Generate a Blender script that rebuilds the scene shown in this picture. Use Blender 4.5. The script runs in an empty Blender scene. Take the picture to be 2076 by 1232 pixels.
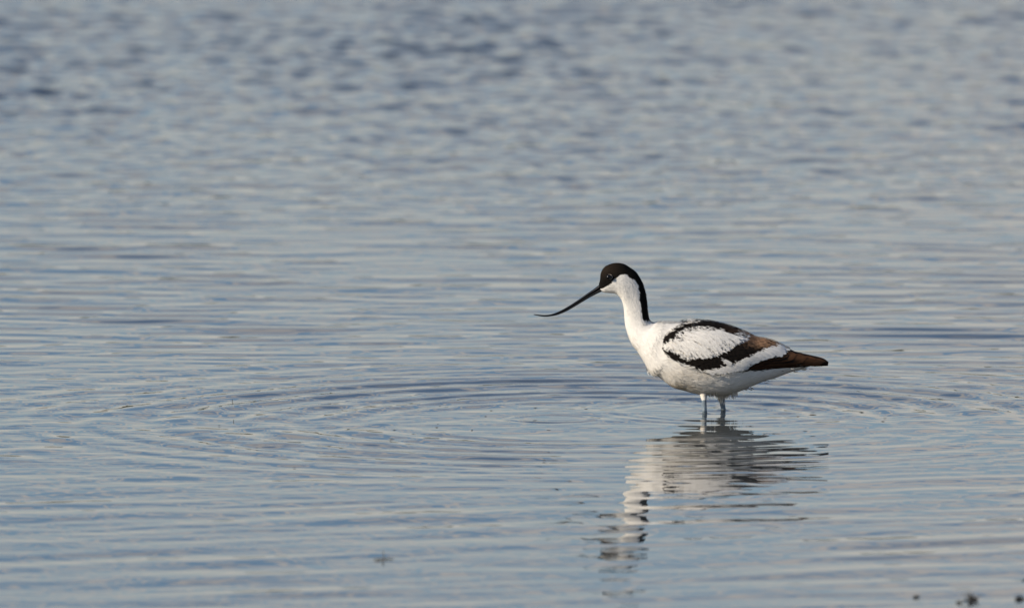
import bpy, math, random
import numpy as np
from mathutils import Vector
from mathutils.bvhtree import BVHTree

R = math.radians
rng = np.random.default_rng(11)
random.seed(11)
S = bpy.context.scene
C = S.collection

# ------------------------------------------------------------------ camera
CAM_Y, CAM_Z = -24.0, 24.0 * math.tan(R(5.2))
PITCH = R(4.89)
FPX, W0, H0 = 40000.0, 2076.0, 1232.0
cd = bpy.data.cameras.new('camera')
cam = bpy.data.objects.new('camera', cd)
C.objects.link(cam)
cam.location = (0, CAM_Y, CAM_Z)
cam.rotation_euler = (math.pi / 2 - PITCH, 0, 0)
cd.sensor_fit = 'HORIZONTAL'
cd.sensor_width = 23.5
cd.lens = 23.5 * FPX / W0
cd.clip_start, cd.clip_end = 0.5, 6000
cd.dof.use_dof = True
cd.dof.focus_distance = 24.03
cd.dof.aperture_fstop = cd.lens / 62.0
S.camera = cam

# ------------------------------------------------------------------ sky and sun
SUN_EL = R(26)
sx, sy = -0.91, -0.41
SUN_ROT = math.atan2(sx, sy)
w = bpy.data.worlds.new('World')
S.world = w
w.use_nodes = True
nt = w.node_tree
N, L = nt.nodes, nt.links
bg = N['Background']
sky = N.new('ShaderNodeTexSky')
sky.sky_type = 'NISHITA'
sky.sun_disc = False
sky.sun_elevation = SUN_EL
sky.sun_rotation = SUN_ROT
sky.air_density = 1.0
sky.dust_density = 0.2
sky.ozone_density = 3.0
tc = N.new('ShaderNodeTexCoord')
sep = N.new('ShaderNodeSeparateXYZ')
L.new(tc.outputs['Generated'], sep.inputs[0])


def wmath(op, a, b=None, clamp=False):
    m = N.new('ShaderNodeMath')
    m.operation = op
    m.use_clamp = clamp
    for i, v in enumerate((a, b)):
        if v is None:
            continue
        if isinstance(v, (int, float)):
            m.inputs[i].default_value = v
        else:
            L.new(v, m.inputs[i])
    return m.outputs[0]


# broken cloud low over the far shore: flat bases seen from below (planar projection of the view direction)
zz = wmath('ADD', wmath('MAXIMUM', sep.outputs[2], 0.0), 0.05)
comb = N.new('ShaderNodeCombineXYZ')
L.new(wmath('DIVIDE', sep.outputs[0], zz), comb.inputs[0])
L.new(wmath('DIVIDE', sep.outputs[1], zz), comb.inputs[1])
cn = N.new('ShaderNodeTexNoise')
cn.inputs['Scale'].default_value = 1.7
cn.inputs['Detail'].default_value = 5
cn.inputs['Roughness'].default_value = 0.5
L.new(comb.outputs[0], cn.inputs['Vector'])
cr = N.new('ShaderNodeMapRange')
cr.inputs['From Min'].default_value = 0.48
cr.inputs['From Max'].default_value = 0.56
L.new(cn.outputs['Fac'], cr.inputs['Value'])
band = N.new('ShaderNodeMapRange')          # the clouds stay low, the sky above is clear
band.inputs['From Min'].default_value = 0.36
band.inputs['From Max'].default_value = 0.20
L.new(sep.outputs[2], band.inputs['Value'])
low = N.new('ShaderNodeMapRange')           # far cloud bank along the horizon
low.inputs['From Min'].default_value = 0.11
low.inputs['From Max'].default_value = 0.03
L.new(sep.outputs[2], low.inputs['Value'])
cf = wmath('MULTIPLY', wmath('MAXIMUM', wmath('MULTIPLY', cr.outputs[0], band.outputs[0]), wmath('MULTIPLY', low.outputs[0], 0.8)), 0.88)
mix = N.new('ShaderNodeMix')
mix.data_type = 'RGBA'
L.new(cf, mix.inputs['Factor'])
tint = N.new('ShaderNodeMix')
tint.data_type = 'RGBA'
tint.blend_type = 'MULTIPLY'
tint.inputs['Factor'].default_value = 1.0
L.new(sky.outputs[0], tint.inputs['A'])
tint.inputs['B'].default_value = (0.93, 0.97, 1.05, 1)
L.new(tint.outputs['Result'], mix.inputs['A'])
mix.inputs['B'].default_value = (7.2, 6.65, 6.2, 1)
L.new(mix.outputs['Result'], bg.inputs['Color'])
bg.inputs['Strength'].default_value = 0.10

sd = bpy.data.lights.new('sun', 'SUN')
sd.energy = 4.8
sd.angle = R(0.5)
sd.color = (1.0, 0.885, 0.73)
sun = bpy.data.objects.new('sun', sd)
C.objects.link(sun)
sv = Vector((sx, sy, 0)).normalized() * math.cos(SUN_EL) + Vector((0, 0, math.sin(SUN_EL)))
sun.rotation_euler = sv.to_track_quat('Z', 'Y').to_euler()
sun.location = sv * 20

S.view_settings.view_transform = 'Standard'
S.view_settings.look = 'None'
S.view_settings.exposure = 0.0
S.view_settings.gamma = 1.0
S.cycles.use_denoising = True
S.cycles.max_bounces = 6
S.cycles.caustics_reflective = True
S.cycles.sample_clamp_indirect = 3.0
S.cycles.caustics_refractive = False

# ------------------------------------------------------------------ helpers
FWD = np.array((0, math.cos(PITCH), -math.sin(PITCH)))
UPV = np.array((0, math.sin(PITCH), math.cos(PITCH)))
CAMP = np.array((0, CAM_Y, CAM_Z))


def ray(px, py):
    return FWD + (px - W0 / 2) / FPX * np.array((1., 0, 0)) - (py - H0 / 2) / FPX * UPV


def P(px, py, y=0.0):               # where the sight line through a pixel meets the upright plane at depth y
    d = ray(px, py)
    return CAMP + d * ((y - CAM_Y) / d[1])


def G(px, py, z=0.0):               # where it meets the water
    d = ray(px, py)
    return CAMP + d * ((z - CAM_Z) / d[2])


def proj(co):
    q = co - CAMP
    dep = q @ FWD
    return W0 / 2 + FPX * q[:, 0] / dep, H0 / 2 - FPX * (q @ UPV) / dep


PX = 24.03 / FPX                      # metres per pixel at the bird


def material(name, color=(0.5, 0.5, 0.5), rough=0.6, attr=None, **kw):
    m = bpy.data.materials.new(name)
    m.use_nodes = True
    b = m.node_tree.nodes['Principled BSDF']
    b.inputs['Base Color'].default_value = (*color, 1)
    b.inputs['Roughness'].default_value = rough
    for k, v in kw.items():
        b.inputs[k].default_value = v
    if attr:
        a = m.node_tree.nodes.new('ShaderNodeAttribute')
        a.attribute_name = attr
        m.node_tree.links.new(a.outputs['Color'], b.inputs['Base Color'])
    return m


def noise_bump(m, scale, dist, strength=1.0, detail=4, stretch=None):
    n, l = m.node_tree.nodes, m.node_tree.links
    t = n.new('ShaderNodeTexCoord')
    nz = n.new('ShaderNodeTexNoise')
    nz.inputs['Scale'].default_value = scale
    nz.inputs['Detail'].default_value = detail
    src = t.outputs['Object']
    if stretch:
        mp = n.new('ShaderNodeMapping')
        mp.inputs['Scale'].default_value = stretch
        l.new(src, mp.inputs[0])
        src = mp.outputs[0]
    l.new(src, nz.inputs['Vector'])
    b = n.new('ShaderNodeBump')
    b.inputs['Distance'].default_value = dist
    b.inputs['Strength'].default_value = strength
    l.new(nz.outputs['Fac'], b.inputs['Height'])
    l.new(b.outputs[0], n['Principled BSDF'].inputs['Normal'])


def mesh_np(name, co, quads=None, tris=None, mat=None, parent=None, col=None, smooth=True, nrm=None):
    me = bpy.data.meshes.new(name)
    co = np.asarray(co, dtype=np.float32)
    q = np.zeros((0, 4), np.int32) if quads is None else np.array(quads, np.int32)
    t = np.zeros((0, 3), np.int32) if tris is None else np.array(tris, np.int32)
    me.vertices.add(len(co))
    me.vertices.foreach_set('co', co.ravel())
    if nrm is not None:             # wind every face to agree with the normals given
        nrm = np.asarray(nrm)
        for f in (q, t):
            if len(f):
                g = np.cross(co[f[:, 1]] - co[f[:, 0]], co[f[:, 2]] - co[f[:, 0]])
                bad = np.sum(g * nrm[f].sum(1), 1) < 0
                f[bad] = f[bad][:, ::-1]
    idx = np.concatenate([q.ravel(), t.ravel()])
    me.loops.add(len(idx))
    me.loops.foreach_set('vertex_index', idx)
    st = np.concatenate([np.arange(len(q)) * 4, len(q) * 4 + np.arange(len(t)) * 3]).astype(np.int32)
    me.polygons.add(len(st))
    me.polygons.foreach_set('loop_start', st)
    me.polygons.foreach_set('use_smooth', np.full(len(st), smooth))
    me.update(calc_edges=True)
    me.validate()
    if col is not None:
        ca = me.color_attributes.new('plumage_colour', 'FLOAT_COLOR', 'POINT')
        c4 = np.ones((len(co), 4), np.float32)
        c4[:, :3] = col
        ca.data.foreach_set('color', c4.ravel())
    if nrm is not None:
        me.normals_split_custom_set_from_vertices(np.asarray(nrm, np.float32))
    o = bpy.data.objects.new(name, me)
    C.objects.link(o)
    if mat:
        me.materials.append(mat)
    if parent:
        o.parent = parent
    return o


def grid_quads(n, m, close=False):
    i, j = np.meshgrid(np.arange(n - 1), np.arange(m if close else m - 1), indexing='ij')
    j2 = (j + 1) % m
    return np.stack([i * m + j, (i + 1) * m + j, (i + 1) * m + j2, i * m + j2], -1).reshape(-1, 4)


def tag(o, label=None, cat=None, group=None, kind=None):
    for k, v in (('label', label), ('category', cat), ('group', group), ('kind', kind)):
        if v:
            o[k] = v
    return o


def catmull(pts, per):
    pts = np.asarray(pts, float)
    p = np.vstack([2 * pts[0] - pts[1], pts, 2 * pts[-1] - pts[-2]])
    out = []
    for i in range(1, len(p) - 2):
        t = np.linspace(0, 1, per, endpoint=False)[:, None]
        a, b, c, d = p[i - 1], p[i], p[i + 1], p[i + 2]
        out.append(0.5 * (2 * b + (c - a) * t + (2 * a - 5 * b + 4 * c - d) * t ** 2 + (3 * b - a - 3 * c + d) * t ** 3))
    out.append(pts[-1:])
    return np.vstack(out)


def sstep(a, b, x):
    t = np.clip((x - a) / (b - a), 0, 1)
    return t * t * (3 - 2 * t)


# ------------------------------------------------------------------ water
def axis(fine_lo, fine_hi, pitch, growth, cap, mid, far):
    a = list(np.arange(fine_lo, fine_hi + pitch * .5, pitch))
    for sgn in (1, -1):
        x, s, out = (a[-1] if sgn > 0 else a[0]), pitch, []
        while abs(x) < far:
            lim = cap if abs(x) < mid else 1e9
            s = min(s * growth, lim) if abs(x) < mid else s * 1.35
            x += sgn * s
            out.append(x)
        a = a + out if sgn > 0 else out[::-1] + a
    return np.array(a)


xs = axis(-0.9, 0.9, 0.005, 1.03, 0.035, 3.2, 2500)
ys = axis(-2.7, 1.6, 0.0045, 1.003, 0.010, 10.5, 2500)
X, Y = np.meshgrid(xs, ys, indexing='xy')
DX = np.broadcast_to(np.gradient(xs)[None, :], X.shape)
DY = np.broadcast_to(np.gradient(ys)[:, None], X.shape)
X = X.astype(np.float32)
Y = Y.astype(np.float32)
Z = np.zeros_like(X)


def resolved(lam, th):
    need = np.maximum(DX * abs(math.cos(th)), DY * abs(math.sin(th)))
    return np.clip(2.0 - need * 6.0 / lam, 0, 1).astype(np.float32)


def waves(n, lam, mean, spread, slope, weight, patch=0.6):
    """n sine wavelets, wavelengths in metres, mean travel direction, rms slope in degrees"""
    global Z
    out = np.zeros_like(X)
    for i in range(n):
        la = math.exp(rng.uniform(math.log(lam[0]), math.log(lam[1])))
        th = R(rng.normal(mean, spread))
        k = 2 * math.pi / la
        ph = rng.uniform(0, 6.28)
        kx, ky = k * math.cos(th), k * math.sin(th)
        # each wavelet train comes and goes in patches
        pk = k / rng.uniform(3.5, 7)
        pa = rng.uniform(0, 6.28)
        arg = kx * X + ky * Y + ph + 0.6 * np.sin(pk * 0.7 * (math.cos(pa + 1) * X + math.sin(pa + 1) * Y) + ph * 2)
        env = 1 - patch + patch * (0.5 + 0.5 * np.sin(pk * (math.cos(pa) * X + math.sin(pa) * Y) + ph * 3)) * 1.6
        out += (math.tan(R(slope)) * math.sqrt(2 / n) / k) * np.sin(arg) * env * resolved(la, th)
    Z += out * weight


wfar = sstep(2.2, 5.0, Y)
wmid = sstep(0.2, 0.9, Y) * (1 - sstep(3.0, 5.5, Y))
wnear = 1 - sstep(0.3, 1.0, Y)
wcam = 1 - sstep(-1.3, -0.6, Y)
one = np.ones_like(X)
# wind-ruffled water farther out, rougher to the left
wf = wfar * np.clip(1 - .22 * X, .7, 1.4) * (1 + .3 * np.sin(1.1 * Y + 2.3 * X + 1) * np.sin(4 * X - .7 * Y))
waves(40, (0.05, 0.22), 90, 60, 3.3, wf)
waves(22, (0.04, 0.09), 12, 24, 2.8, wf, .8)
waves(22, (0.04, 0.09), 168, 24, 2.8, wf, .8)
waves(10, (0.2, 0.5), 90, 40, 1.3, wf)
# long low wavelets behind the bird
waves(46, (0.05, 0.20), 90, 15, 1.3, wmid, .8)
waves(14, (0.035, 0.06), 90, 25, 0.6, wmid)
# two groups of longer parallel ripples, right and left behind the bird
gr_ = sstep(.15, .45, X) * sstep(.3, .9, Y) * (1 - sstep(2.0, 3.0, Y)) + .7 * sstep(-.15, -.4, X) * sstep(.5, 1.1, Y) * (1 - sstep(2.4, 3.4, Y))
waves(9, (0.08, 0.15), 86, 5, 1.35, gr_, .8)
# water around the bird
calm = 1 - .5 * (1 - sstep(-.35, 0, Y)) * sstep(-.1, .15, X)
wnear = wnear * calm
waves(26, (0.05, 0.14), 90, 34, 0.85, wnear * (1 - .6 * wcam))
waves(26, (0.022, 0.05), 90, 34, 0.60, wnear * (1 - .5 * wcam))
waves(8, (0.15, 0.35), 92, 25, 0.35, wnear)
# lapping towards the camera, running slightly across
wcam = wcam * (1 - .45 * sstep(-.08, .06, X) * (1 - sstep(.2, .4, X)))
wc_ = wcam * (1 - .1 * sstep(-.1, .1, X) * (1 - sstep(.2, .4, X))) * np.clip(1 + .5 * (X - .1), .55, 1.5)
waves(26, (0.06, 0.20), 112, 14, 1.0, wc_)
waves(14, (0.03, 0.06), 100, 34, 0.45, wcam)


def rings(c, r0, r1, lam0, lam1, slope, soft, wob=0.0, front=1.0, patch=0.0):
    """a packet of circular ripples between radii r0 and r1, wavelength lam0 inside to lam1 outside"""
    global Z
    dx, dy = X - c[0], Y - c[1]
    r = np.sqrt(dx * dx + dy * dy)
    a = np.arctan2(dy, dx)
    if wob:
        r = r * (1 + wob * np.sin(a * 3 + c[0] * 9) + wob * .7 * np.sin(a * 5 + 2))
    u = np.clip((r - r0) / (r1 - r0), 0, 1)
    lam = lam0 + (lam1 - lam0) * u
    ph = 2 * math.pi * (r1 - r0) / (lam1 - lam0) * np.log(lam / lam0) if abs(lam1 - lam0) > 1e-6 else 2 * math.pi * (r - r0) / lam0
    env = sstep(r0 - soft, r0 + soft, r) * (1 - sstep(r1 - soft * 2, r1 + soft, r))
    env = env * (1 - (1 - front) * (1 - sstep(-.15, .1, np.sin(a))) * (.35 + .65 * sstep(-.4, .1, np.cos(a))))      # weaker in front of the bird
    if patch:
        env = env * (1 - patch + patch * (1 + np.sin(a * 7 + r * 23 + lam0 * 90) * np.sin(a * 11 - r * 41 + 1)))
    res = np.clip(2.0 - np.maximum(DX, DY) * 6 / lam, 0, 1)
    Z += (math.tan(R(slope)) * lam / (2 * math.pi) * np.sin(ph) * env * res).astype(np.float32)


LEG_A = G(1429, 837.5)
LEG_B = G(1467, 831.5)
DIP = G(1119, 848.5)
STEP = G(1215, 853)
rings(DIP, 0.042, 0.068, 0.028, 0.024, 9.0, 0.007, 0.01)
rings(DIP, 0.060, 0.14, 0.018, 0.026, 0.9, 0.02, 0.02)
rings(STEP, 0.24, 0.62, 0.060, 0.115, 4.4, 0.07, 0.016, .22, .5)
rings(STEP, 0.48, 0.95, 0.075, 0.12, 1.8, 0.12, 0.02, .2, .7)
rings(STEP, 0.26, 0.80, 0.026, 0.05, 1.6, 0.07, 0.02, .4, .8)
rings(LEG_B, 0.012, 0.06, 0.020, 0.026, 1.8, 0.010, 0.03, .6)
rings(LEG_B, 0.10, 0.22, 0.024, 0.045, 2.6, 0.03, 0.02, .5)
for lg_ in (LEG_A, LEG_B):                    # the water climbs a little where it touches the legs
    Z += (0.0016 * np.exp(-(np.sqrt((X - lg_[0]) ** 2 + (Y - lg_[1]) ** 2) / 0.0065) ** 2)).astype(np.float32)

rid = np.stack([X.ravel(), Y.ravel(), Z.ravel()], -1)
mw = material('water', (0.05, 0.058, 0.06), 0.0, IOR=1.333)
water = mesh_np('water', rid, grid_quads(len(ys), len(xs))[:, ::-1], mat=mw)
tag(water, kind='structure')
del X, Y, Z, DX, DY, rid

# bed under the water and the far shore
def far_shore():
    n, m = 260, 14
    u = np.linspace(-900, 900, n)
    prof = np.linspace(0, 1, m)
    co = np.zeros((n, m, 3))
    top = 5.6 + 1.2 * np.sin(u * .021 + 1) + .8 * np.sin(u * .067) + .5 * np.sin(u * .19 + 2) + rng.normal(0, .35, n)
    for j, t in enumerate(prof):
        co[:, j, 0] = u + rng.normal(0, .5, n)
        co[:, j, 1] = 210 + 50 * t + rng.normal(0, .8, n)
        co[:, j, 2] = -0.4 + top * math.sin(min(t * 2.2, 1.2)) + (rng.normal(0, .18, n) if j else 0)
    m_ = material('far_shore', (0.06, 0.065, 0.03), 0.9)
    o = mesh_np('far_shore', co.reshape(-1, 3), grid_quads(n, m), mat=m_, smooth=False)
    tag(o, kind='structure')


far_shore()

# ------------------------------------------------------------------ the bird: form
ST = [  # dorsal outline point, ventral outline point, half width (pixels)
    (1213.8, 577.5, 1219.2, 591, 5), (1216.2, 567.5, 1227, 593, 10), (1218, 554, 1238, 594, 14.5), (1224, 543, 1246, 595, 18),
    (1235, 536, 1252, 597.5, 20), (1249, 533, 1256, 602, 21), (1264, 534.8, 1260, 608, 21.5), (1277, 542, 1262.5, 615, 21),
    (1289, 551, 1264, 622, 20), (1298, 564, 1265, 630, 19), (1304, 577, 1265.5, 638, 18.5), (1308.5, 595, 1266, 646, 18.5),
    (1311.5, 615, 1267, 656, 19.5), (1313.5, 634, 1269.5, 668, 22), (1317, 648, 1275, 685, 27), (1325, 653.5, 1282, 699, 33),
    (1333, 652.5, 1292, 712, 40), (1343, 651.5, 1304, 731, 48), (1358, 651.5, 1319, 756.5, 54), (1375, 652.5, 1335, 763.5, 61),
    (1395, 654, 1360, 781.5, 66), (1415, 654.5, 1385, 790.5, 69), (1438, 656.5, 1412, 797.5, 70), (1460, 661, 1440, 801, 69),
    (1483, 668, 1468, 801, 66), (1508, 678, 1497, 793, 60), (1530, 688.5, 1522, 783, 52), (1553, 694, 1547, 773, 43),
    (1577, 701, 1572, 765, 34), (1597, 711, 1597, 756, 26), (1620, 719, 1620, 749, 18), (1640, 724, 1640, 742.5, 12),
    (1654, 728, 1654, 739, 7)]
WST = [s for s in ST if s[0] < 1470] + [
    (1483, 667.5, 1468, 801, 66), (1508, 677.5, 1497, 785, 61), (1530, 688, 1522, 770, 54), (1553, 692.5, 1547, 760, 46),
    (1575, 699.5, 1572, 752, 38), (1594, 709.5, 1597, 746, 31), (1618, 716.5, 1620, 742.5, 24), (1640, 721.5, 1640, 740.5, 17),
    (1658, 725.5, 1658, 739.5, 11), (1670, 729.5, 1670, 739, 6), (1678, 735.5, 1678, 738.8, 2)]


def loft(stations, per, seg, ex=2.25):
    st = catmull(stations, per)
    n = len(st)
    th = np.linspace(0, 2 * math.pi, seg, endpoint=False)
    c, s = np.cos(th), np.sin(th)
    cc = np.sign(c) * np.abs(c) ** (2 / ex)
    ss = np.sign(s) * np.abs(s) ** (2 / ex)
    T = np.array([P(a[0], a[1]) for a in st])
    B = np.array([P(a[2], a[3]) for a in st])
    mid, u = (T + B) / 2, (T - B) / 2
    co = mid[:, None, :] + u[:, None, :] * cc[None, :, None]
    co[:, :, 1] += -(st[:, 4] * PX)[:, None] * ss[None, :]
    return co        # rings x segments; segment 0 is the back, the first half faces the camera


def grid_normals(co):
    ds = np.gradient(co, axis=0)
    dt = (np.roll(co, -1, 1) - np.roll(co, 1, 1)) / 2
    nr = np.cross(ds, dt)
    nr /= np.linalg.norm(nr, axis=2, keepdims=True) + 1e-12
    ctr = co.mean(1, keepdims=True)
    flip = np.sum(nr * (co - ctr), axis=2).mean() < 0
    ds = ds / (np.linalg.norm(ds, axis=2, keepdims=True) + 1e-12)
    return (-nr if flip else nr), ds


BODY = loft(ST, 12, 112)
FORM = loft(WST, 12, 112)
BN, BT = grid_normals(BODY)
FN, FT = grid_normals(FORM)

# ------------------------------------------------------------------ the bird: plumage pattern (its own colours)
def inside(px, py, poly):
    poly = np.asarray(poly, float)
    r = np.zeros(px.shape, bool)
    x0, y0 = poly[-1]
    for x1, y1 in poly:
        hit = ((y0 > py) != (y1 > py)) & (px < (x1 - x0) * (py - y0) / (y1 - y0 + 1e-12) + x0)
        r ^= hit
        x0, y0 = x1, y1
    return r


CAP = [(1200, 586), (1216, 586), (1221, 583.5), (1226.8, 582.8), (1232.5, 579), (1238, 575.2), (1242.2, 570.3), (1247, 566.3), (1252.8, 561.4),
       (1258.4, 557.5), (1267.4, 555.7), (1273, 559), (1278.7, 563.8), (1286, 567.9), (1291.7, 573.6), (1295, 581.7), (1297, 592),
       (1297, 605), (1299.7, 619.6), (1301, 634), (1302.6, 646), (1306, 651), (1312, 653), (1325, 654.5), (1340, 560), (1290, 500), (1200, 500)]
WHITE_PANEL = [(1345.5, 699), (1352, 694), (1360, 691.4), (1370, 685.7), (1381, 675), (1394, 670.3), (1410.5, 668.2), (1434.8, 667), (1451, 672),
               (1467, 673.6), (1475, 680), (1493, 682.5), (1495, 676.8), (1508, 681.7), (1517, 687), (1516, 693), (1499.7, 699.5),
               (1486.8, 706), (1473.8, 715.8), (1459, 719.8), (1451, 724.7), (1426.7, 728), (1410.5, 725.5), (1400.7, 729.6), (1391, 729),
               (1378, 723), (1365, 715.8), (1353.6, 711), (1345, 706.5)]
WING_DARK = [(1345, 688), (1348.8, 681.7), (1358.5, 674.4), (1370, 668.7), (1379.6, 661.9), (1391, 659.3), (1408.8, 659.8), (1425, 660.5),
             (1405, 654), (1428, 648), (1451, 650), (1483, 660), (1508, 670), (1530, 680), (1545, 683), (1564, 688), (1572, 697), (1576, 702.8),
             (1571.5, 706.5), (1557, 708), (1542, 713), (1520, 721.8), (1498, 730.6), (1481, 739.3), (1467, 741), (1443, 747.4),
             (1427, 749), (1416, 747), (1408, 742), (1394, 738), (1381, 732.5), (1364.6, 727.5), (1354, 720.4), (1342, 708)]
PRIMARY = [(1490, 751), (1513, 747), (1522, 740.8), (1533.5, 733.5), (1545, 729), (1564, 726), (1580, 721.8), (1592, 718.9), (1598, 714.5), (1593.4, 708),
           (1630, 712), (1652, 716), (1690, 725), (1690, 745), (1640, 743), (1600.7, 743.5), (1571.5, 746.5), (1542, 750.5), (1510, 753)]
WING = [(1344, 705), (1344, 688), (1349, 680), (1359, 672), (1371, 666), (1391, 655), (1405, 645), (1451, 645), (1500, 655), (1564, 680), (1690, 725),
        (1690, 745), (1640, 742), (1600, 744), (1560, 748), (1510, 753), (1470, 757), (1440, 755), (1420, 750), (1403, 745), (1378, 737), (1352, 724)]

WHITE = np.array((0.82, 0.785, 0.72))


def colour(px, py, jit=1.0):
    n = len(px)
    jx = px + rng.normal(0, .7, n) * jit + .8 * np.sin(py * .55) * np.sin(px * .21)
    jy = py + rng.normal(0, .7, n) * jit + .8 * np.sin(px * .43 + 1)
    col = np.tile(WHITE, (n, 1))
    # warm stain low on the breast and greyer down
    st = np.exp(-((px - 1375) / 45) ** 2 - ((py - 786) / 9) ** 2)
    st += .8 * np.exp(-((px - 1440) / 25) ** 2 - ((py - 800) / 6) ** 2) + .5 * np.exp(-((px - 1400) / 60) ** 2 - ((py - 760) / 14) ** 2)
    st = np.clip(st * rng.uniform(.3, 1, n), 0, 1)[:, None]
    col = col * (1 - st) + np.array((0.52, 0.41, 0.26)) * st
    pr = inside(jx, jy, PRIMARY)
    t = rng.uniform(0, 1, n)[:, None]
    col[pr] = (np.array((0.012, 0.009, 0.007)) * (1 - t) + np.array((0.03, 0.015, 0.008)) * t)[pr]
    dk = inside(jx, jy, WING_DARK) & ~inside(jx, jy, WHITE_PANEL)
    br = sstep(1440, 1500, px) * sstep(0, 22, 712 - py + (px - 1500) * .22)
    pale = sstep(1498, 1540, px) * sstep(714, 700, py) + .35 * sstep(1470, 1500, px) * sstep(672, 682, py) * (py < 690)
    br, pale = br[:, None], np.clip(pale, 0, 1)[:, None] * (0.35 + .65 * t)
    dc = np.array((0.014, 0.011, 0.009)) * (1 - br) + np.array((0.045, 0.027, 0.018)) * br
    dc = dc * (1 - pale) + np.array((0.55, 0.32, 0.18)) * pale
    col[dk] = dc[dk]
    tuft = inside(jx, jy, [(1461, 727), (1468, 728), (1486, 738), (1478, 738), (1468, 736)])
    col[tuft & (rng.uniform(0, 1, n) < .8)] = WHITE
    cp = inside(jx, jy, CAP)
    cpc = np.array((0.007, 0.006, 0.005)) + np.array((0.03, 0.019, 0.012)) * (sstep(1275, 1225, px) * sstep(572, 545, py))[:, None] * .42
    col[cp] = cpc[cp]
    return col * rng.uniform(.93, 1.05, n)[:, None] ** jit


def mirrored_px(co):
    c2 = co.copy()
    c2[:, 1] = -np.abs(c2[:, 1])
    return proj(c2)


# feather material
mf = material('plumage', rough=0.85, attr='plumage_colour')
mf.node_tree.nodes['Principled BSDF'].inputs['Specular IOR Level'].default_value = 0.08
noise_bump(mf, 900, 0.0006, .5, 3)

bird = bpy.data.objects.new('wading_bird', None)
C.objects.link(bird)
bird.location = (0.225, 0, 0)
tag(bird, 'white wader with black cap, black wing bands and thin upturned bill, standing in the water', 'bird')
OFF = np.array(bird.location)


def part(name, co, quads=None, tris=None, mat=None, parent=None, col=None, smooth=True, nrm=None):
    """a part of the bird; coordinates come in world space"""
    o = mesh_np(name, np.asarray(co) - OFF, quads, tris, mat, parent or bird, col, smooth, nrm)
    return o


# body: one surface from the bill base to the tail, with the feathered thighs
def tube(pts, rad, seg=20, flat=1.0):
    pts, rad = np.asarray(pts, float), np.asarray(rad, float)
    t = np.gradient(pts, axis=0)
    t /= np.linalg.norm(t, axis=1, keepdims=True)
    ref = np.array((0, 1.0, 0))
    a = np.cross(t, ref)
    a /= np.linalg.norm(a, axis=1, keepdims=True)
    b = np.cross(a, t)
    th = np.linspace(0, 2 * math.pi, seg, endpoint=False)
    co = pts[:, None] + rad[:, None, None] * (a[:, None] * np.cos(th)[None, :, None] + flat * b[:, None] * np.sin(th)[None, :, None])
    return co


def merge(parts):
    cos, qs, n = [], [], 0
    for co, q in parts:
        cos.append(co.reshape(-1, 3))
        qs.append(q + n)
        n += co.reshape(-1, 3).shape[0]
    return np.vstack(cos), np.vstack(qs)


def caps(n, m, off=0):
    return None


YA, YB = LEG_A[1], LEG_B[1]
thighA = tube(catmull([P(1425, 762, -.004), P(1425.5, 779, -.008), P(1426, 795, -.0145), P(1427, 806, -.0183), P(1427.3, 814, -.0203)], 6),
              catmull(np.array([[15.], [13], [8.6], [6.0], [3.6]]), 6)[:, 0] * PX)
thighB = tube(catmull([P(1466, 768, .004), P(1465, 785, YB * .8), P(1464, 798, YB), P(1463, 805, YB), P(1463, 810, YB)], 6),
              catmull(np.array([[17.], [14], [9], [6], [4.8]]), 6)[:, 0] * PX)
bco, bq = merge([(BODY, grid_quads(BODY.shape[0], BODY.shape[1], True)), (thighA, grid_quads(thighA.shape[0], 20, True)),
                 (thighB, grid_quads(thighB.shape[0], 20, True))])
bpx, bpy_ = mirrored_px(bco)
# only the flat white/dark of the body below the wing shows; wing feathers lie over it
part('body', bco, bq, mat=mf, col=colour(bpx, bpy_, .15))


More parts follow.
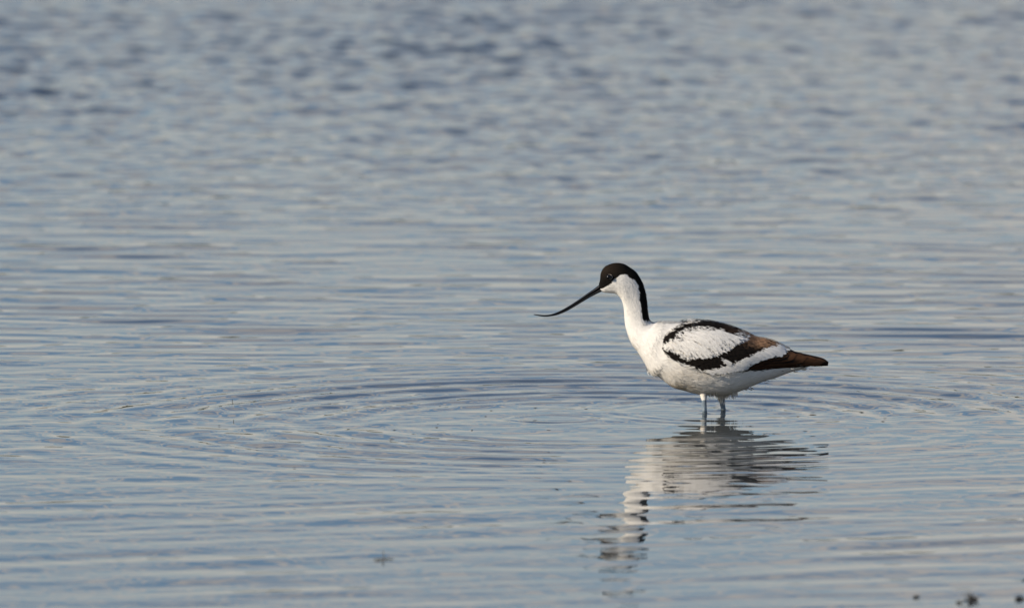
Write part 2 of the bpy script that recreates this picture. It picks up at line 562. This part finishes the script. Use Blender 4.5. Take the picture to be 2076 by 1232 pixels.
# soft feathers laid along the body surface
def strands(co, nr, tg, n, len_f, wid_f, lift, keep=None, down=None, off=0.0):
    A = np.linalg.norm(np.gradient(co, axis=0), axis=2) * np.linalg.norm((np.roll(co, -1, 1) - co), axis=2)
    a = A[:-1].ravel()
    pick = rng.choice(len(a), n, p=a / a.sum())
    m = co.shape[1]
    i, j = pick // m, pick % m
    u, v = rng.uniform(0, 1, n)[:, None], rng.uniform(0, 1, n)[:, None]
    j2 = (j + 1) % m
    f = lambda q: (q[i, j] * (1 - u) + q[i + 1, j] * u) * (1 - v) + (q[i, j2] * (1 - u) + q[i + 1, j2] * u) * v
    p, nn, d = f(co), f(nr), f(tg)
    px, py = mirrored_px(p)
    if keep is not None:
        k = keep(px, py)
        p, nn, d, px, py = p[k], nn[k], d[k], px[k], py[k]
    n = len(p)
    nn /= np.linalg.norm(nn, axis=1, keepdims=True)
    if down is not None:
        d = d + down(px, py)
    d += rng.normal(0, .16, (n, 3))
    d -= nn * np.sum(nn * d, 1)[:, None]
    d /= np.linalg.norm(d, axis=1, keepdims=True) + 1e-9
    sd = np.cross(nn, d)
    ln = len_f(px, py) * PX * rng.uniform(.6, 1.3, n)
    wd = wid_f(px, py) * PX * rng.uniform(.6, 1.3, n)
    lf = lift(px, py) * rng.uniform(.2, 1.6, n)
    rows = []
    for t, ww in ((0, .6), (.45, 1.0), (.8, .6)):
        c = p + d * (ln * t)[:, None] + nn * (off + ln * (lf * t - .25 * t * t * ln / (0.05)))[:, None]
        rows += [c - sd * (wd * ww)[:, None], c + sd * (wd * ww)[:, None]]
    rows.append(p + d * ln[:, None] + nn * (off + ln * (lf - .25 * ln / 0.05))[:, None])
    v_ = np.stack(rows, 1).reshape(-1, 3)
    b = np.arange(n)[:, None] * 7
    q = np.concatenate([b + np.array([[0, 1, 3, 2]]), b + np.array([[2, 3, 5, 4]])])
    t_ = b + np.array([[4, 5, 6]])
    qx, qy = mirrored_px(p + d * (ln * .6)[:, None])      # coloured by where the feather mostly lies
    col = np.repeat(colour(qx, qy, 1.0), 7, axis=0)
    nv = np.repeat(nn, 7, axis=0) + rng.normal(0, .08, (n, 3)).repeat(7, axis=0)
    return v_, q, t_, col, nv / np.linalg.norm(nv, axis=1, keepdims=True)


def mgs(sets):
    v, q, t, c, nr, n = [], [], [], [], [], 0
    for a in sets:
        v.append(a[0])
        q.append(a[1] + n)
        t.append(a[2] + n)
        c.append(a[3])
        nr.append(a[4])
        n += len(a[0])
    return np.vstack(v), np.vstack(q), np.vstack(t), np.vstack(c), np.vstack(nr)


def blen(px, py):
    return 4 + 4 * sstep(1265, 1300, px) + 5 * sstep(650, 720, py) + 3 * sstep(760, 800, py)


def blift(px, py):
    return .034 + .16 * sstep(1296, 1308, px) * (py < 655) + .012 * sstep(740, 800, py)


s1 = strands(BODY, BN, BT, 30000, blen, lambda a, b: .8 + .25 * sstep(650, 720, b), blift,
             keep=lambda a, b: ~inside(a, b, WING) & ~(inside(a + 8, b, WING) & (a < 1400)) & (np.hypot(a - 1235.5, b - 561.5) > 6.5))
TA_N, TA_T = grid_normals(thighA)
TB_N, TB_T = grid_normals(thighB)
s2 = strands(thighA, TA_N, TA_T, 700, lambda a, b: 5 + 0 * a, lambda a, b: 1 + 0 * a, lambda a, b: .03 + 0 * a)
s3 = strands(thighB, TB_N, TB_T, 700, lambda a, b: 11 + 0 * a, lambda a, b: 1 + 0 * a, lambda a, b: .35 + 0 * a)
v, q, t, c, nv = mgs([s1, s2, s3])
soft = (v, q, t, c, nv)


# loose tufts that break the outline
def blade_list(items):
    """items: root 3d, tip 3d, width, normal, colour -> thin curved blades"""
    v, q, t, c = [], [], [], []
    n = 0
    for r, e, wd, nn, co in items:
        d = e - r
        ln = np.linalg.norm(d)
        sdir = np.cross(nn, d)
        sdir /= np.linalg.norm(sdir) + 1e-9
        for tt, ww in ((0, .5), (.4, 1.), (.75, .75)):
            cc = r + d * tt + nn * ln * .10 * math.sin(tt * 3.14)
            v += [cc - sdir * wd * ww, cc + sdir * wd * ww]
            c += [co, co]
        v.append(e)
        c.append(co)
        q += [(n, n + 1, n + 3, n + 2), (n + 2, n + 3, n + 5, n + 4)]
        t.append((n + 4, n + 5, n + 6))
        n += 7
    return np.array(v), np.array(q), np.array(t), np.array(c)


items = []


def tuft(cx, cy, sx_, sy_, tx, ty, n, wd, depth, spread=4, shade=1.0):
    for _ in range(n):
        x, y = cx + rng.normal(0, sx_), cy + rng.normal(0, sy_)
        dd = rng.normal(depth[0], depth[1])
        a = P(x, y, dd)
        b = P(x + tx + rng.normal(0, spread), y + ty + rng.normal(0, spread * .7), dd + rng.normal(0, .003))
        nn = np.array((rng.normal(0, .4), -1, rng.normal(0, .4)))
        nn /= np.linalg.norm(nn)
        items.append((a, b, wd * PX * rng.uniform(.6, 1.3), nn, WHITE * shade * rng.uniform(.9, 1.05)))


tuft(1316, 747, 3, 3, 3, 8, 24, 1.0, (0, .006), 1)
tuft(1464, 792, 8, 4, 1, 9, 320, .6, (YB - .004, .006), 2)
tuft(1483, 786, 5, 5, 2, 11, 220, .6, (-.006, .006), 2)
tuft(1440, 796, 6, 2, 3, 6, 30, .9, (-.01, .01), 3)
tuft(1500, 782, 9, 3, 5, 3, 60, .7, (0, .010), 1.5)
tuft(1516, 786, 4, 2, 9, 5, 5, 1.2, (0, .004), 1)
tuft(1545, 767, 12, 3, 8, 0, 50, .7, (0, .008), 1)
tuft(1606, 748, 14, 2, 10, 0, 50, 1.1, (0, .006), 1)
v, q, t, c = blade_list(items)
nv = np.repeat(np.array([i[3] for i in items]) + np.array((-.25, 0, -.9)), 7, axis=0)
nv /= np.linalg.norm(nv, axis=1, keepdims=True)
v, q, t, c, nv = mgs([soft, (v, q, t, c, nv)])
part('down_feathers', v, q, t, mf, None, c, nrm=nv)

# ------------------------------------------------------------------ wings
ftree = BVHTree.FromPolygons([tuple(p) for p in FORM.reshape(-1, 3)], [tuple(int(k) for k in f) for f in grid_quads(FORM.shape[0], FORM.shape[1], True)])


def on_form(px, py):
    d = Vector(ray(px, py)).normalized()
    loc, no, idx, dist = ftree.ray_cast(Vector(CAMP) + d * 23, d)
    return (None, None) if loc is None else (loc, no if no.y < 0 else -no)


def snap(p, off):
    loc, no, idx, dist = ftree.find_nearest(p)
    ctr = Vector((loc.x, 0, loc.z - .004))
    if no.dot(loc - ctr) < 0:
        no = -no
    return loc + no * off, no


class Feathers:
    def __init__(s):
        s.v, s.q, s.c, s.nr, s.n = [], [], [], [], 0

    def add(s, root, d, ln, wd, off, lift, c_mid, c_edge, point=.6, bend=0.0, rows=7, streak=.06, tipc=None):
        jn = Vector(rng.normal(0, .025, 3))
        sh = rng.uniform(.93, 1.04)
        for k in range(rows):
            t = k / (rows - 1)
            ctr = root + d * (ln * t)
            base, no = snap(ctr, 0)
            side = no.cross(d).normalized()
            wv = wd * (0.55 + .45 * math.sin(min(t * 2.4, 1.57))) * ((1 - max(0, (t - point) / (1 - point)) ** 2) ** .5 if t > point else 1)
            wv = max(wv, wd * .06)
            for sgn in (-1, -.5, 0, .5, 1):
                q, n2 = snap(ctr + side * wv * sgn + d * (bend * ln * t * t) , 0)
                h = off + lift * t + (1 - sgn * sgn) * wd * .05
                s.v.append(tuple(q + n2 * h))
                s.nr.append(tuple((n2 + side * (sgn * .11) + d * (.06 * (t - .5)) + jn).normalized()))
                cc = np.array(c_mid) if abs(sgn) < .8 else np.array(c_edge)
                if tipc is not None and t > .8:
                    cc = cc * .4 + np.array(tipc) * .6
                s.c.append(cc * sh * (1 + rng.normal(0, streak)))
        for k in range(rows - 1):
            for m in range(4):
                a = s.n + k * 5 + m
                s.q.append((a, a + 5, a + 6, a + 1))
        s.n += rows * 5

    def arrays(s):
        return np.array(s.v), np.array(s.q), np.array(s.c), np.array(s.nr)


def dir3(no, ang):
    """direction in the picture plane (degrees below the tail-ward axis) laid onto the surface"""
    d = Vector((math.cos(R(ang)), 0, -math.sin(R(ang))))
    d = d - no * d.dot(no)
    return d.normalized()


F = Feathers()
# flight feathers: long dark blades, the shorter inner ones on top
BLACK, BROWN = (0.010, 0.008, 0.007), (0.07, 0.030, 0.014)
prim = [((1478, 746), (1679, 738.3), 6.0), ((1480, 741), (1673, 733.5), 7.0), ((1486, 737), (1654, 730), 8.0), ((1492, 733), (1634, 727), 8.5),
        ((1498, 729), (1613, 722.5), 8.5), ((1503, 726), (1598, 718.5), 8.0)]
for k, (a, b, wd) in enumerate(prim):
    r, no = on_form(*a)
    e, _ = on_form(min(b[0], 1676), b[1])
    if r is None or e is None:
        e = Vector(P(b[0], b[1], -.004))
    d = (e - r)
    ln = d.length
    F.add(r, d.normalized(), ln, wd * PX, .0012 + .0005 * k, .0006, BLACK, BROWN if k else BLACK, .86, rows=16, streak=.2, tipc=(0.15, 0.07, 0.034) if k else None)


def field(poly, step, ang, ln, wd, off, lift, cf, point=.45, jitter=.5, hole=None, clip=None):
    xs_ = [p[0] for p in poly]
    ys_ = [p[1] for p in poly]
    pts = []
    for y in np.arange(min(ys_), max(ys_), step * .62):
        for x in np.arange(min(xs_), max(xs_), step):
            pts.append((x + rng.uniform(-1, 1) * step * jitter, y + rng.uniform(-1, 1) * step * .62 * jitter))
    pts = np.array(pts)
    pts = pts[inside(pts[:, 0], pts[:, 1], poly)]
    if hole:
        pts = pts[~inside(pts[:, 0], pts[:, 1], hole)]
    for x, y in pts:
        loc, no = on_form(x, y)
        if loc is None:
            continue
        a = ang(x, y) + rng.normal(0, 5)
        c0, c1 = cf(x, y)
        l_ = ln(x, y) * rng.uniform(.8, 1.2)
        if clip:                                    # feather tips end near the edge of their own patch
            for fr in (1, .85, .7, .55, .42):
                tip = np.array([[x + l_ * fr * math.cos(R(a)), y + l_ * fr * math.sin(R(a))]])
                if inside(tip[:, 0], tip[:, 1], clip)[0]:
                    break
            l_ *= min(1, fr * rng.uniform(1.0, 1.18))
        F.add(loc, dir3(no, a), l_ * PX, wd * PX * rng.uniform(.8, 1.15), off, lift, c0, c1, point)


def dark_c(x, y):
    c0 = colour(np.array([x]), np.array([y]), .0)[0]
    if c0.max() > .5:
        c0 = np.array(BLACK)
    return c0, c0 * 1.15


def white_c(x, y):
    b = rng.uniform(.93, 1.0)
    e = WHITE * (b + rng.uniform(-.06, .0))
    e = e * np.array((1, rng.uniform(.95, 1), rng.uniform(.86, 1)))
    return WHITE * b, e


STRIP = [(1428, 749), (1443, 747.4), (1467, 741), (1481, 739.3), (1498, 730.6), (1520, 721.8), (1542, 713), (1557, 708), (1571.5, 706), (1578, 703),
         (1590, 713), (1580, 718), (1560, 722), (1540, 725.5), (1528, 730.5), (1515, 737), (1505, 743), (1490, 748.5), (1465, 752), (1440, 754)]
field(STRIP, 4.6, lambda x, y: 12 + 10 * (x < 1500), lambda x, y: 24, 3.0, .0049, .0002, white_c, .3, clip=STRIP)
field(WING_DARK, 7, lambda x, y: -4 + 22 * (1 - sstep(1400, 1440, x)) * (y > 700) - 12 * sstep(1420, 1470, x) * (y > 700) + 8 * (y < 690), lambda x, y: 20, 3.2, .0034, .0004, dark_c, .4, hole=WHITE_PANEL, clip=WING_DARK)
# loose white feathers on the lower dark band
for _ in range(9):
    loc, no = on_form(1463 + rng.uniform(0, 8), 728 + rng.uniform(0, 4))
    F.add(loc, dir3(no, 28 + rng.normal(0, 8)), 17 * PX, 1.3 * PX, .0052, .0004, WHITE * .95, WHITE * .95, .2)
INNER = [(1347, 699), (1360, 693.5), (1370, 688), (1381, 678), (1394, 672.5), (1410.5, 670.5), (1434.8, 669), (1451, 674), (1467, 676), (1488, 684.5),
         (1492, 687), (1487, 690), (1475, 696), (1462, 702), (1448, 709), (1435, 713), (1415, 714), (1400, 714), (1388, 713), (1372, 707), (1355, 701.5)]
field(INNER, 9, lambda x, y: 22 + 22 * sstep(665, 700, y) * (1 - sstep(1460, 1510, x)) - 8 * sstep(1460, 1510, x), lambda x, y: 14 + 12 * sstep(1370, 1430, x), 2.9, .0046, .0001, white_c, .35, clip=WHITE_PANEL)
fv, fq, fc, fn = F.arrays()
# wing foundation: the folded wing's own surface under its feathers
fm = grid_quads(FORM.shape[0], FORM.shape[1], True)
fl = (FORM + FN * .0016).reshape(-1, 3)
fpx, fpy = mirrored_px(fl)
near = FORM.reshape(-1, 3)[:, 1] < 0.0005
inw = inside(fpx, fpy, WING) & near
fm = fm[inw[fm].all(1)]
used = np.unique(fm)
remap = np.full(len(fl), -1)
remap[used] = np.arange(len(used))
base_v, base_q, base_c = fl[used], remap[fm], colour(fpx[used], fpy[used], .15)
base_n = FN.reshape(-1, 3)[used]
ws = strands(FORM, FN, FT, 26000, lambda a, b: 5.5 + 8 * (inside(a, b, INNER) & inside(a + 12, b + 9, INNER) & inside(a - 6, b - 4, INNER)), lambda a, b: .6 + 0 * a, lambda a, b: .012 + 0 * a,
             keep=lambda a, b: inside(a, b, WING) & ~inside(a, b, PRIMARY),
             down=lambda a, b: np.stack([0 * a, 0 * a, -.55 * sstep(665, 695, b) * (1 - sstep(1470, 1520, a)) * inside(a, b, WHITE_PANEL) - .1], 1), off=.0048)
sel = ws[0].reshape(-1, 7, 3)[:, 0, 1] < 0.001
idx = np.nonzero(sel)[0]
k7 = (idx[:, None] * 7 + np.arange(7)).ravel()
nb = len(idx)
bb = np.arange(nb)[:, None] * 7
wset = (ws[0][k7], np.concatenate([bb + np.array([[0, 1, 3, 2]]), bb + np.array([[2, 3, 5, 4]])]), bb + np.array([[4, 5, 6]]), ws[3][k7], ws[4][k7])
wv, wq, wt, wc, wn = mgs([(base_v, base_q, np.zeros((0, 3), int), base_c, base_n), (fv, fq, np.zeros((0, 3), int), fc, fn), wset])
part('wing', wv, wq, wt, mf, None, wc, nrm=wn)
wv2 = wv.copy()
wv2[:, 1] *= -1
part('wing', wv2, wq[:, ::-1], wt[:, ::-1], mf, None, wc, nrm=wn * np.array((1, -1, 1)))

# tail: a short fan under the wing tips
tl = []
for k in range(11):
    yy = (k - 5) * .0022
    a, b = P(1560 + abs(k - 5), 744, yy), P(1638 - 2.2 * abs(k - 5), 742.0, yy * 1.6)
    nn = np.array((0, -.25 * (k - 5) / 5 - .15, 1.))
    tl.append((a, b, 5 * PX, nn / np.linalg.norm(nn), WHITE * (.9 + .02 * (k % 3))))
v, q, t, c = blade_list(tl)
part('tail', v, q, t, mf, None, c)

# ------------------------------------------------------------------ bill, eyes, legs
mb_ = material('bill', (0.007, 0.007, 0.008), 0.34, **{'Specular IOR Level': 0.3})
noise_bump(mb_, 400, .0002, .3, 3, (1, 1, 1))
BU = [(1213.4, 578.2), (1202, 587), (1191.5, 594), (1169.6, 609.4), (1147.7, 623.3), (1130, 632.4), (1118, 636.6), (1106, 638.3), (1095, 637.8), (1082, 636.6)]
BL = [(1220, 590.8), (1208.5, 596.2), (1196, 602.8), (1173.5, 616.3), (1151.5, 629.2), (1133, 637.4), (1119.5, 640.5), (1106.5, 641.8), (1095, 640.8), (1082, 638.0)]
BH = [6.5, 5.0, 4.3, 3.4, 2.8, 2.4, 2.2, 1.8, 1.4, .6]


def half(lo, hi):
    st = []
    for (ux, uy), (lx, ly), h in zip(BU, BL, BH):
        st.append((ux + (lx - ux) * lo, uy + (ly - uy) * lo, ux + (lx - ux) * hi, uy + (ly - uy) * hi, h))
    co = loft([(BU[0][0] + 6, BU[0][1] + (-4 if lo == 0 else 0), BL[0][0] + 6, BL[0][1] - 4, 7)] and st, 8, 24, 2.0)
    return co


up = half(0, .54)
lo = half(.50, 1.0)
lo[:, :, 1] *= .86
bill = part('bill', up.reshape(-1, 3), grid_quads(up.shape[0], 24, True), mat=mb_)
lm = mesh_np('lower_mandible', lo.reshape(-1, 3) - OFF, grid_quads(lo.shape[0], 24, True), mat=mb_, parent=bill)


def surf_y(px, py):
    tr = BVHTree.FromPolygons([tuple(p) for p in BODY.reshape(-1, 3)], [tuple(int(k) for k in f) for f in grid_quads(BODY.shape[0], BODY.shape[1], True)])
    d = Vector(ray(px, py)).normalized()
    return tr.ray_cast(Vector(CAMP) + d * 23, d)[:2]


me_ = material('eye', (0.004, 0.0035, 0.0035), 0.16, **{'Specular IOR Level': 0.35})
mr_ = material('eye_ring', (0.42, 0.35, 0.29), 0.45)
eloc, eno = surf_y(1235.5, 561.5)
for sgn in (1, -1):
    r = 5.4 * PX
    th, ph = np.meshgrid(np.linspace(0, math.pi, 20), np.linspace(0, 2 * math.pi, 32, endpoint=False), indexing='ij')
    ec = np.array(eloc) - np.array(eno) * r * .68
    co = ec + r * np.stack([np.sin(th) * np.cos(ph), np.sin(th) * np.sin(ph), np.cos(th)], -1)
    co[..., 1] *= sgn
    ey = part('eye', co.reshape(-1, 3), grid_quads(20, 32, True), mat=me_)
    n_ = Vector(eno)
    a = n_.cross(Vector((0, 0, 1))).normalized()
    b = a.cross(n_)
    ang = np.linspace(0, 2 * math.pi, 40, endpoint=False)
    ring = []
    for u in np.linspace(0, 2 * math.pi, 10, endpoint=False):
        rr = r * 1.0 + .75 * PX * math.cos(u)
        hh = .10 * r + .6 * PX * math.sin(u)
        ring.append([np.array(eloc) + rr * (math.cos(g) * np.array(a) * 1.06 + math.sin(g) * np.array(b) * .92) + hh * np.array(eno) for g in ang])
    ring = np.array(ring + ring[:1])
    ring[..., 1] *= sgn
    mesh_np('eye_ring', ring.reshape(-1, 3) - OFF, grid_quads(11, 40, True), mat=mr_, parent=ey)

ml = material('leg_skin', (0.15, 0.195, 0.23), 0.42)
noise_bump(ml, 700, .0006, .6, 3, (1, 1, 2.5))
for pts, yy in (([(1426.4, 799, -.0157), (1427, 806, -.0183), (1427.3, 814, -.0203), (1428, 828), (1428.8, 837.5), (1430, 852), (1432, 880)], YA),
                ([(1462, 797), (1463, 806), (1464, 814), (1465.6, 824), (1467, 831.5), (1469.5, 846), (1474, 874)], YB)):
    pp = catmull([P(q_[0], q_[1], q_[2] if len(q_) > 2 else yy) for q_ in pts], 8)
    k = len(pp)
    rad = np.full(k, 5.0) + .25 * np.sin(np.arange(k) * 1.9)
    lg = tube(pp, rad * PX, 22, 1.05)
    part('leg', lg.reshape(-1, 3), grid_quads(k, 22, True), mat=ml)

# ------------------------------------------------------------------ things on the water
md = material('wet_debris', (0.018, 0.017, 0.012), 0.55)
noise_bump(md, 300, .002, .8)
ms = material('speck', (0.05, 0.048, 0.045), 0.6)


def lump(name, seed, size, arms=0):
    """an irregular sodden lump with a few stalks, built as one mesh"""
    g = np.random.default_rng(seed)
    th, ph = np.meshgrid(np.linspace(0, math.pi, 14), np.linspace(0, 2 * math.pi, 22, endpoint=False), indexing='ij')
    rr = 1 + .1 * g.normal(0, 1, th.shape) * (np.sin(th) > .05) + .25 * np.sin(ph * 3 + seed) * np.sin(th) + .18 * np.sin(ph * 5 + th * 4 + seed * 2) + .12 * np.cos(th * 6 + seed)
    co = np.stack([rr * np.sin(th) * np.cos(ph) * size[0], rr * np.sin(th) * np.sin(ph) * size[1], rr * np.cos(th) * size[2]], -1)
    ps = [(co * .62, grid_quads(14, 22, True))]
    for k in range(5):                              # smaller wads heaped round the main one
        f_ = g.uniform(.25, .5)
        sh = np.array((g.uniform(-1, 1) * size[0], g.uniform(-.6, .6) * size[1], g.uniform(-.5, .45) * size[2]))
        ps.append((np.roll(co, k * 3, 1) * f_ + sh, grid_quads(14, 22, True)))
    for k in range(arms):
        an = g.uniform(-.9, .9)
        tip = np.array((math.sin(an) * size[0] * 2.2, g.normal(0, .3) * size[1], abs(math.cos(an)) * size[2] * g.uniform(1.2, 2.4)))
        pts = np.array([tip * s_ + np.array((0, 0, .25 * size[2] * math.sin(s_ * 3))) for s_ in np.linspace(0, 1, 6)])
        ps.append((tube(pts, np.linspace(.11, .03, 6) * size[0], 8), grid_quads(6, 8, True)))
    v_, q_ = merge(ps)
    return mesh_np(name, v_, q_, mat=md)


for px, py, s_, arms, seed, lab in (
        (1971, 1216, (.0080, .006, .0046), 7, 3, 'largest dark clump of sodden weed, lower right of the water'),
        (1946, 1221, (.0036, .003, .0018), 3, 5, 'small dark weed lump just left of the largest dark clump'),
        (1859, 1209, (.0034, .003, .0017), 3, 7, 'lone small dark lump poking up left of the weed clumps'),
        (2069, 1214, (.0050, .004, .0032), 6, 9, 'dark weed lump with a thin stalk at the right edge'),
        (2077, 1176, (.0030, .003, .0022), 1, 12, 'tiny dark weed tip at the right edge, above the stalked lump')):
    o = lump('weed_clump', seed, s_, arms)
    o.location = G(px, py)
    tag(o, lab, 'weed', 'dark weed clumps breaking the water near the camera')

# insect-like sprig: flat bar crossed by a thin stalk
sp = bpy.data.objects.new('floating_sprig', None)
C.objects.link(sp)
sp.location = G(777, 1134)
tag(sp, 'small grey cross-shaped sprig afloat in the foreground left of the reflection', 'sprig')
mg = material('sprig', (0.10, 0.105, 0.11), 0.6)
mg2 = material('sprig_stalk', (0.16, 0.16, 0.14), 0.6)
bar = tube(np.array([(x, .001 * math.sin(x * 300), .0012) for x in np.linspace(-.0115, .0125, 12)]), .0008 * np.array([.4, .8, 1, 1, 1.1, 1.2, 1.1, 1, 1, .9, .7, .3]), 10)
mesh_np('bar', bar.reshape(-1, 3), grid_quads(12, 10, True), mat=mg, parent=sp)
stk = tube(np.array([(.0005 * math.sin(y * 90), y, .0012 + .0025 * max(0, y / .05)) for y in np.linspace(-.05, .06, 14)]), .0007 * np.ones(14), 8)
mesh_np('stalk', stk.reshape(-1, 3), grid_quads(14, 8, True), mat=mg2, parent=sp)
hd = tube(np.array([(0, y, .0014) for y in np.linspace(-.068, -.048, 9)]), .0015 * np.array([.2, .7, .95, 1, 1, .95, .8, .6, .2]), 12)
mesh_np('bud', hd.reshape(-1, 3), grid_quads(9, 12, True), mat=mg, parent=sp)

specks = [(1648, 836, 13), (1702.5, 833.3, 12), (1747, 835.5, 12), (1794, 847, 9), (1790, 853.5, 9), (1632, 873.5, 12), (1647.7, 884, 15), (1618, 844, 9),
          (1620.6, 801.6, 5), (1713, 863, 5), (1084.8, 852, 10), (1085.5, 826, 9), (1195.8, 852, 10), (1188, 829, 9), (1112.5, 871.6, 10), (1053, 929, 8),
          (1103, 932, 8), (800, 840.6, 5), (888, 860, 7), (885.6, 865.8, 8), (799.7, 871, 8), (837.7, 880, 10), (794, 889.4, 13), (996, 832, 9),
          (984.5, 843.8, 6), (892, 823, 6), (957, 871, 5), (520.6, 907.7, 8), (444.6, 862, 7), (596.6, 947, 8)]
pr = None
for px, py, wpx in specks:
    hw = wpx * .5 * PX
    if pr is None:
        g = tube(np.array([(x, 0, .0002 + .0003 * math.sin(x * 3.1)) for x in np.linspace(-1, 1, 9)]), np.array([.05, .12, .2, .3, .34, .28, .18, .1, .04]), 8)
        g[..., 2] *= 1.0
        g2 = tube(np.array([(-.25, y, .1) for y in np.linspace(-.9, .9, 7)]), np.array([.04, .12, .2, .22, .2, .1, .03]), 8)
        v_, q_ = merge([(g, grid_quads(9, 8, True)), (g2, grid_quads(7, 8, True))])
        pr = mesh_np('floating_speck', v_, q_, mat=ms)
        o = pr
    else:
        o = pr.copy()
        C.objects.link(o)
    o.location = G(px, py) + np.array((0, 0, .0002))
    o.scale = (hw, hw * .9, .0009)
    o.rotation_euler = (0, 0, rng.uniform(-.5, .5))
    tag(o, 'tiny dark speck of debris floating on the water around the bird', 'debris', 'tiny dark specks floating around the bird')
for px, py, lab in ((471, 812, 'tiny upright stem tip standing in the ripples, the upper one at far left'),
                    (473.5, 853, 'tiny upright stem tip standing in the ripples, the lower one at far left')):
    g = tube(np.array([(.0002 * math.sin(z * 900), 0, z) for z in np.linspace(-.01, .0022, 8)]), np.array([.9, .9, .9, .8, .7, .8, .9, .4]) * .0004, 8)
    o = mesh_np('stem_tip', g.reshape(-1, 3), grid_quads(8, 8, True), mat=ms)
    o.location = G(px, py)
    tag(o, lab, 'stem')
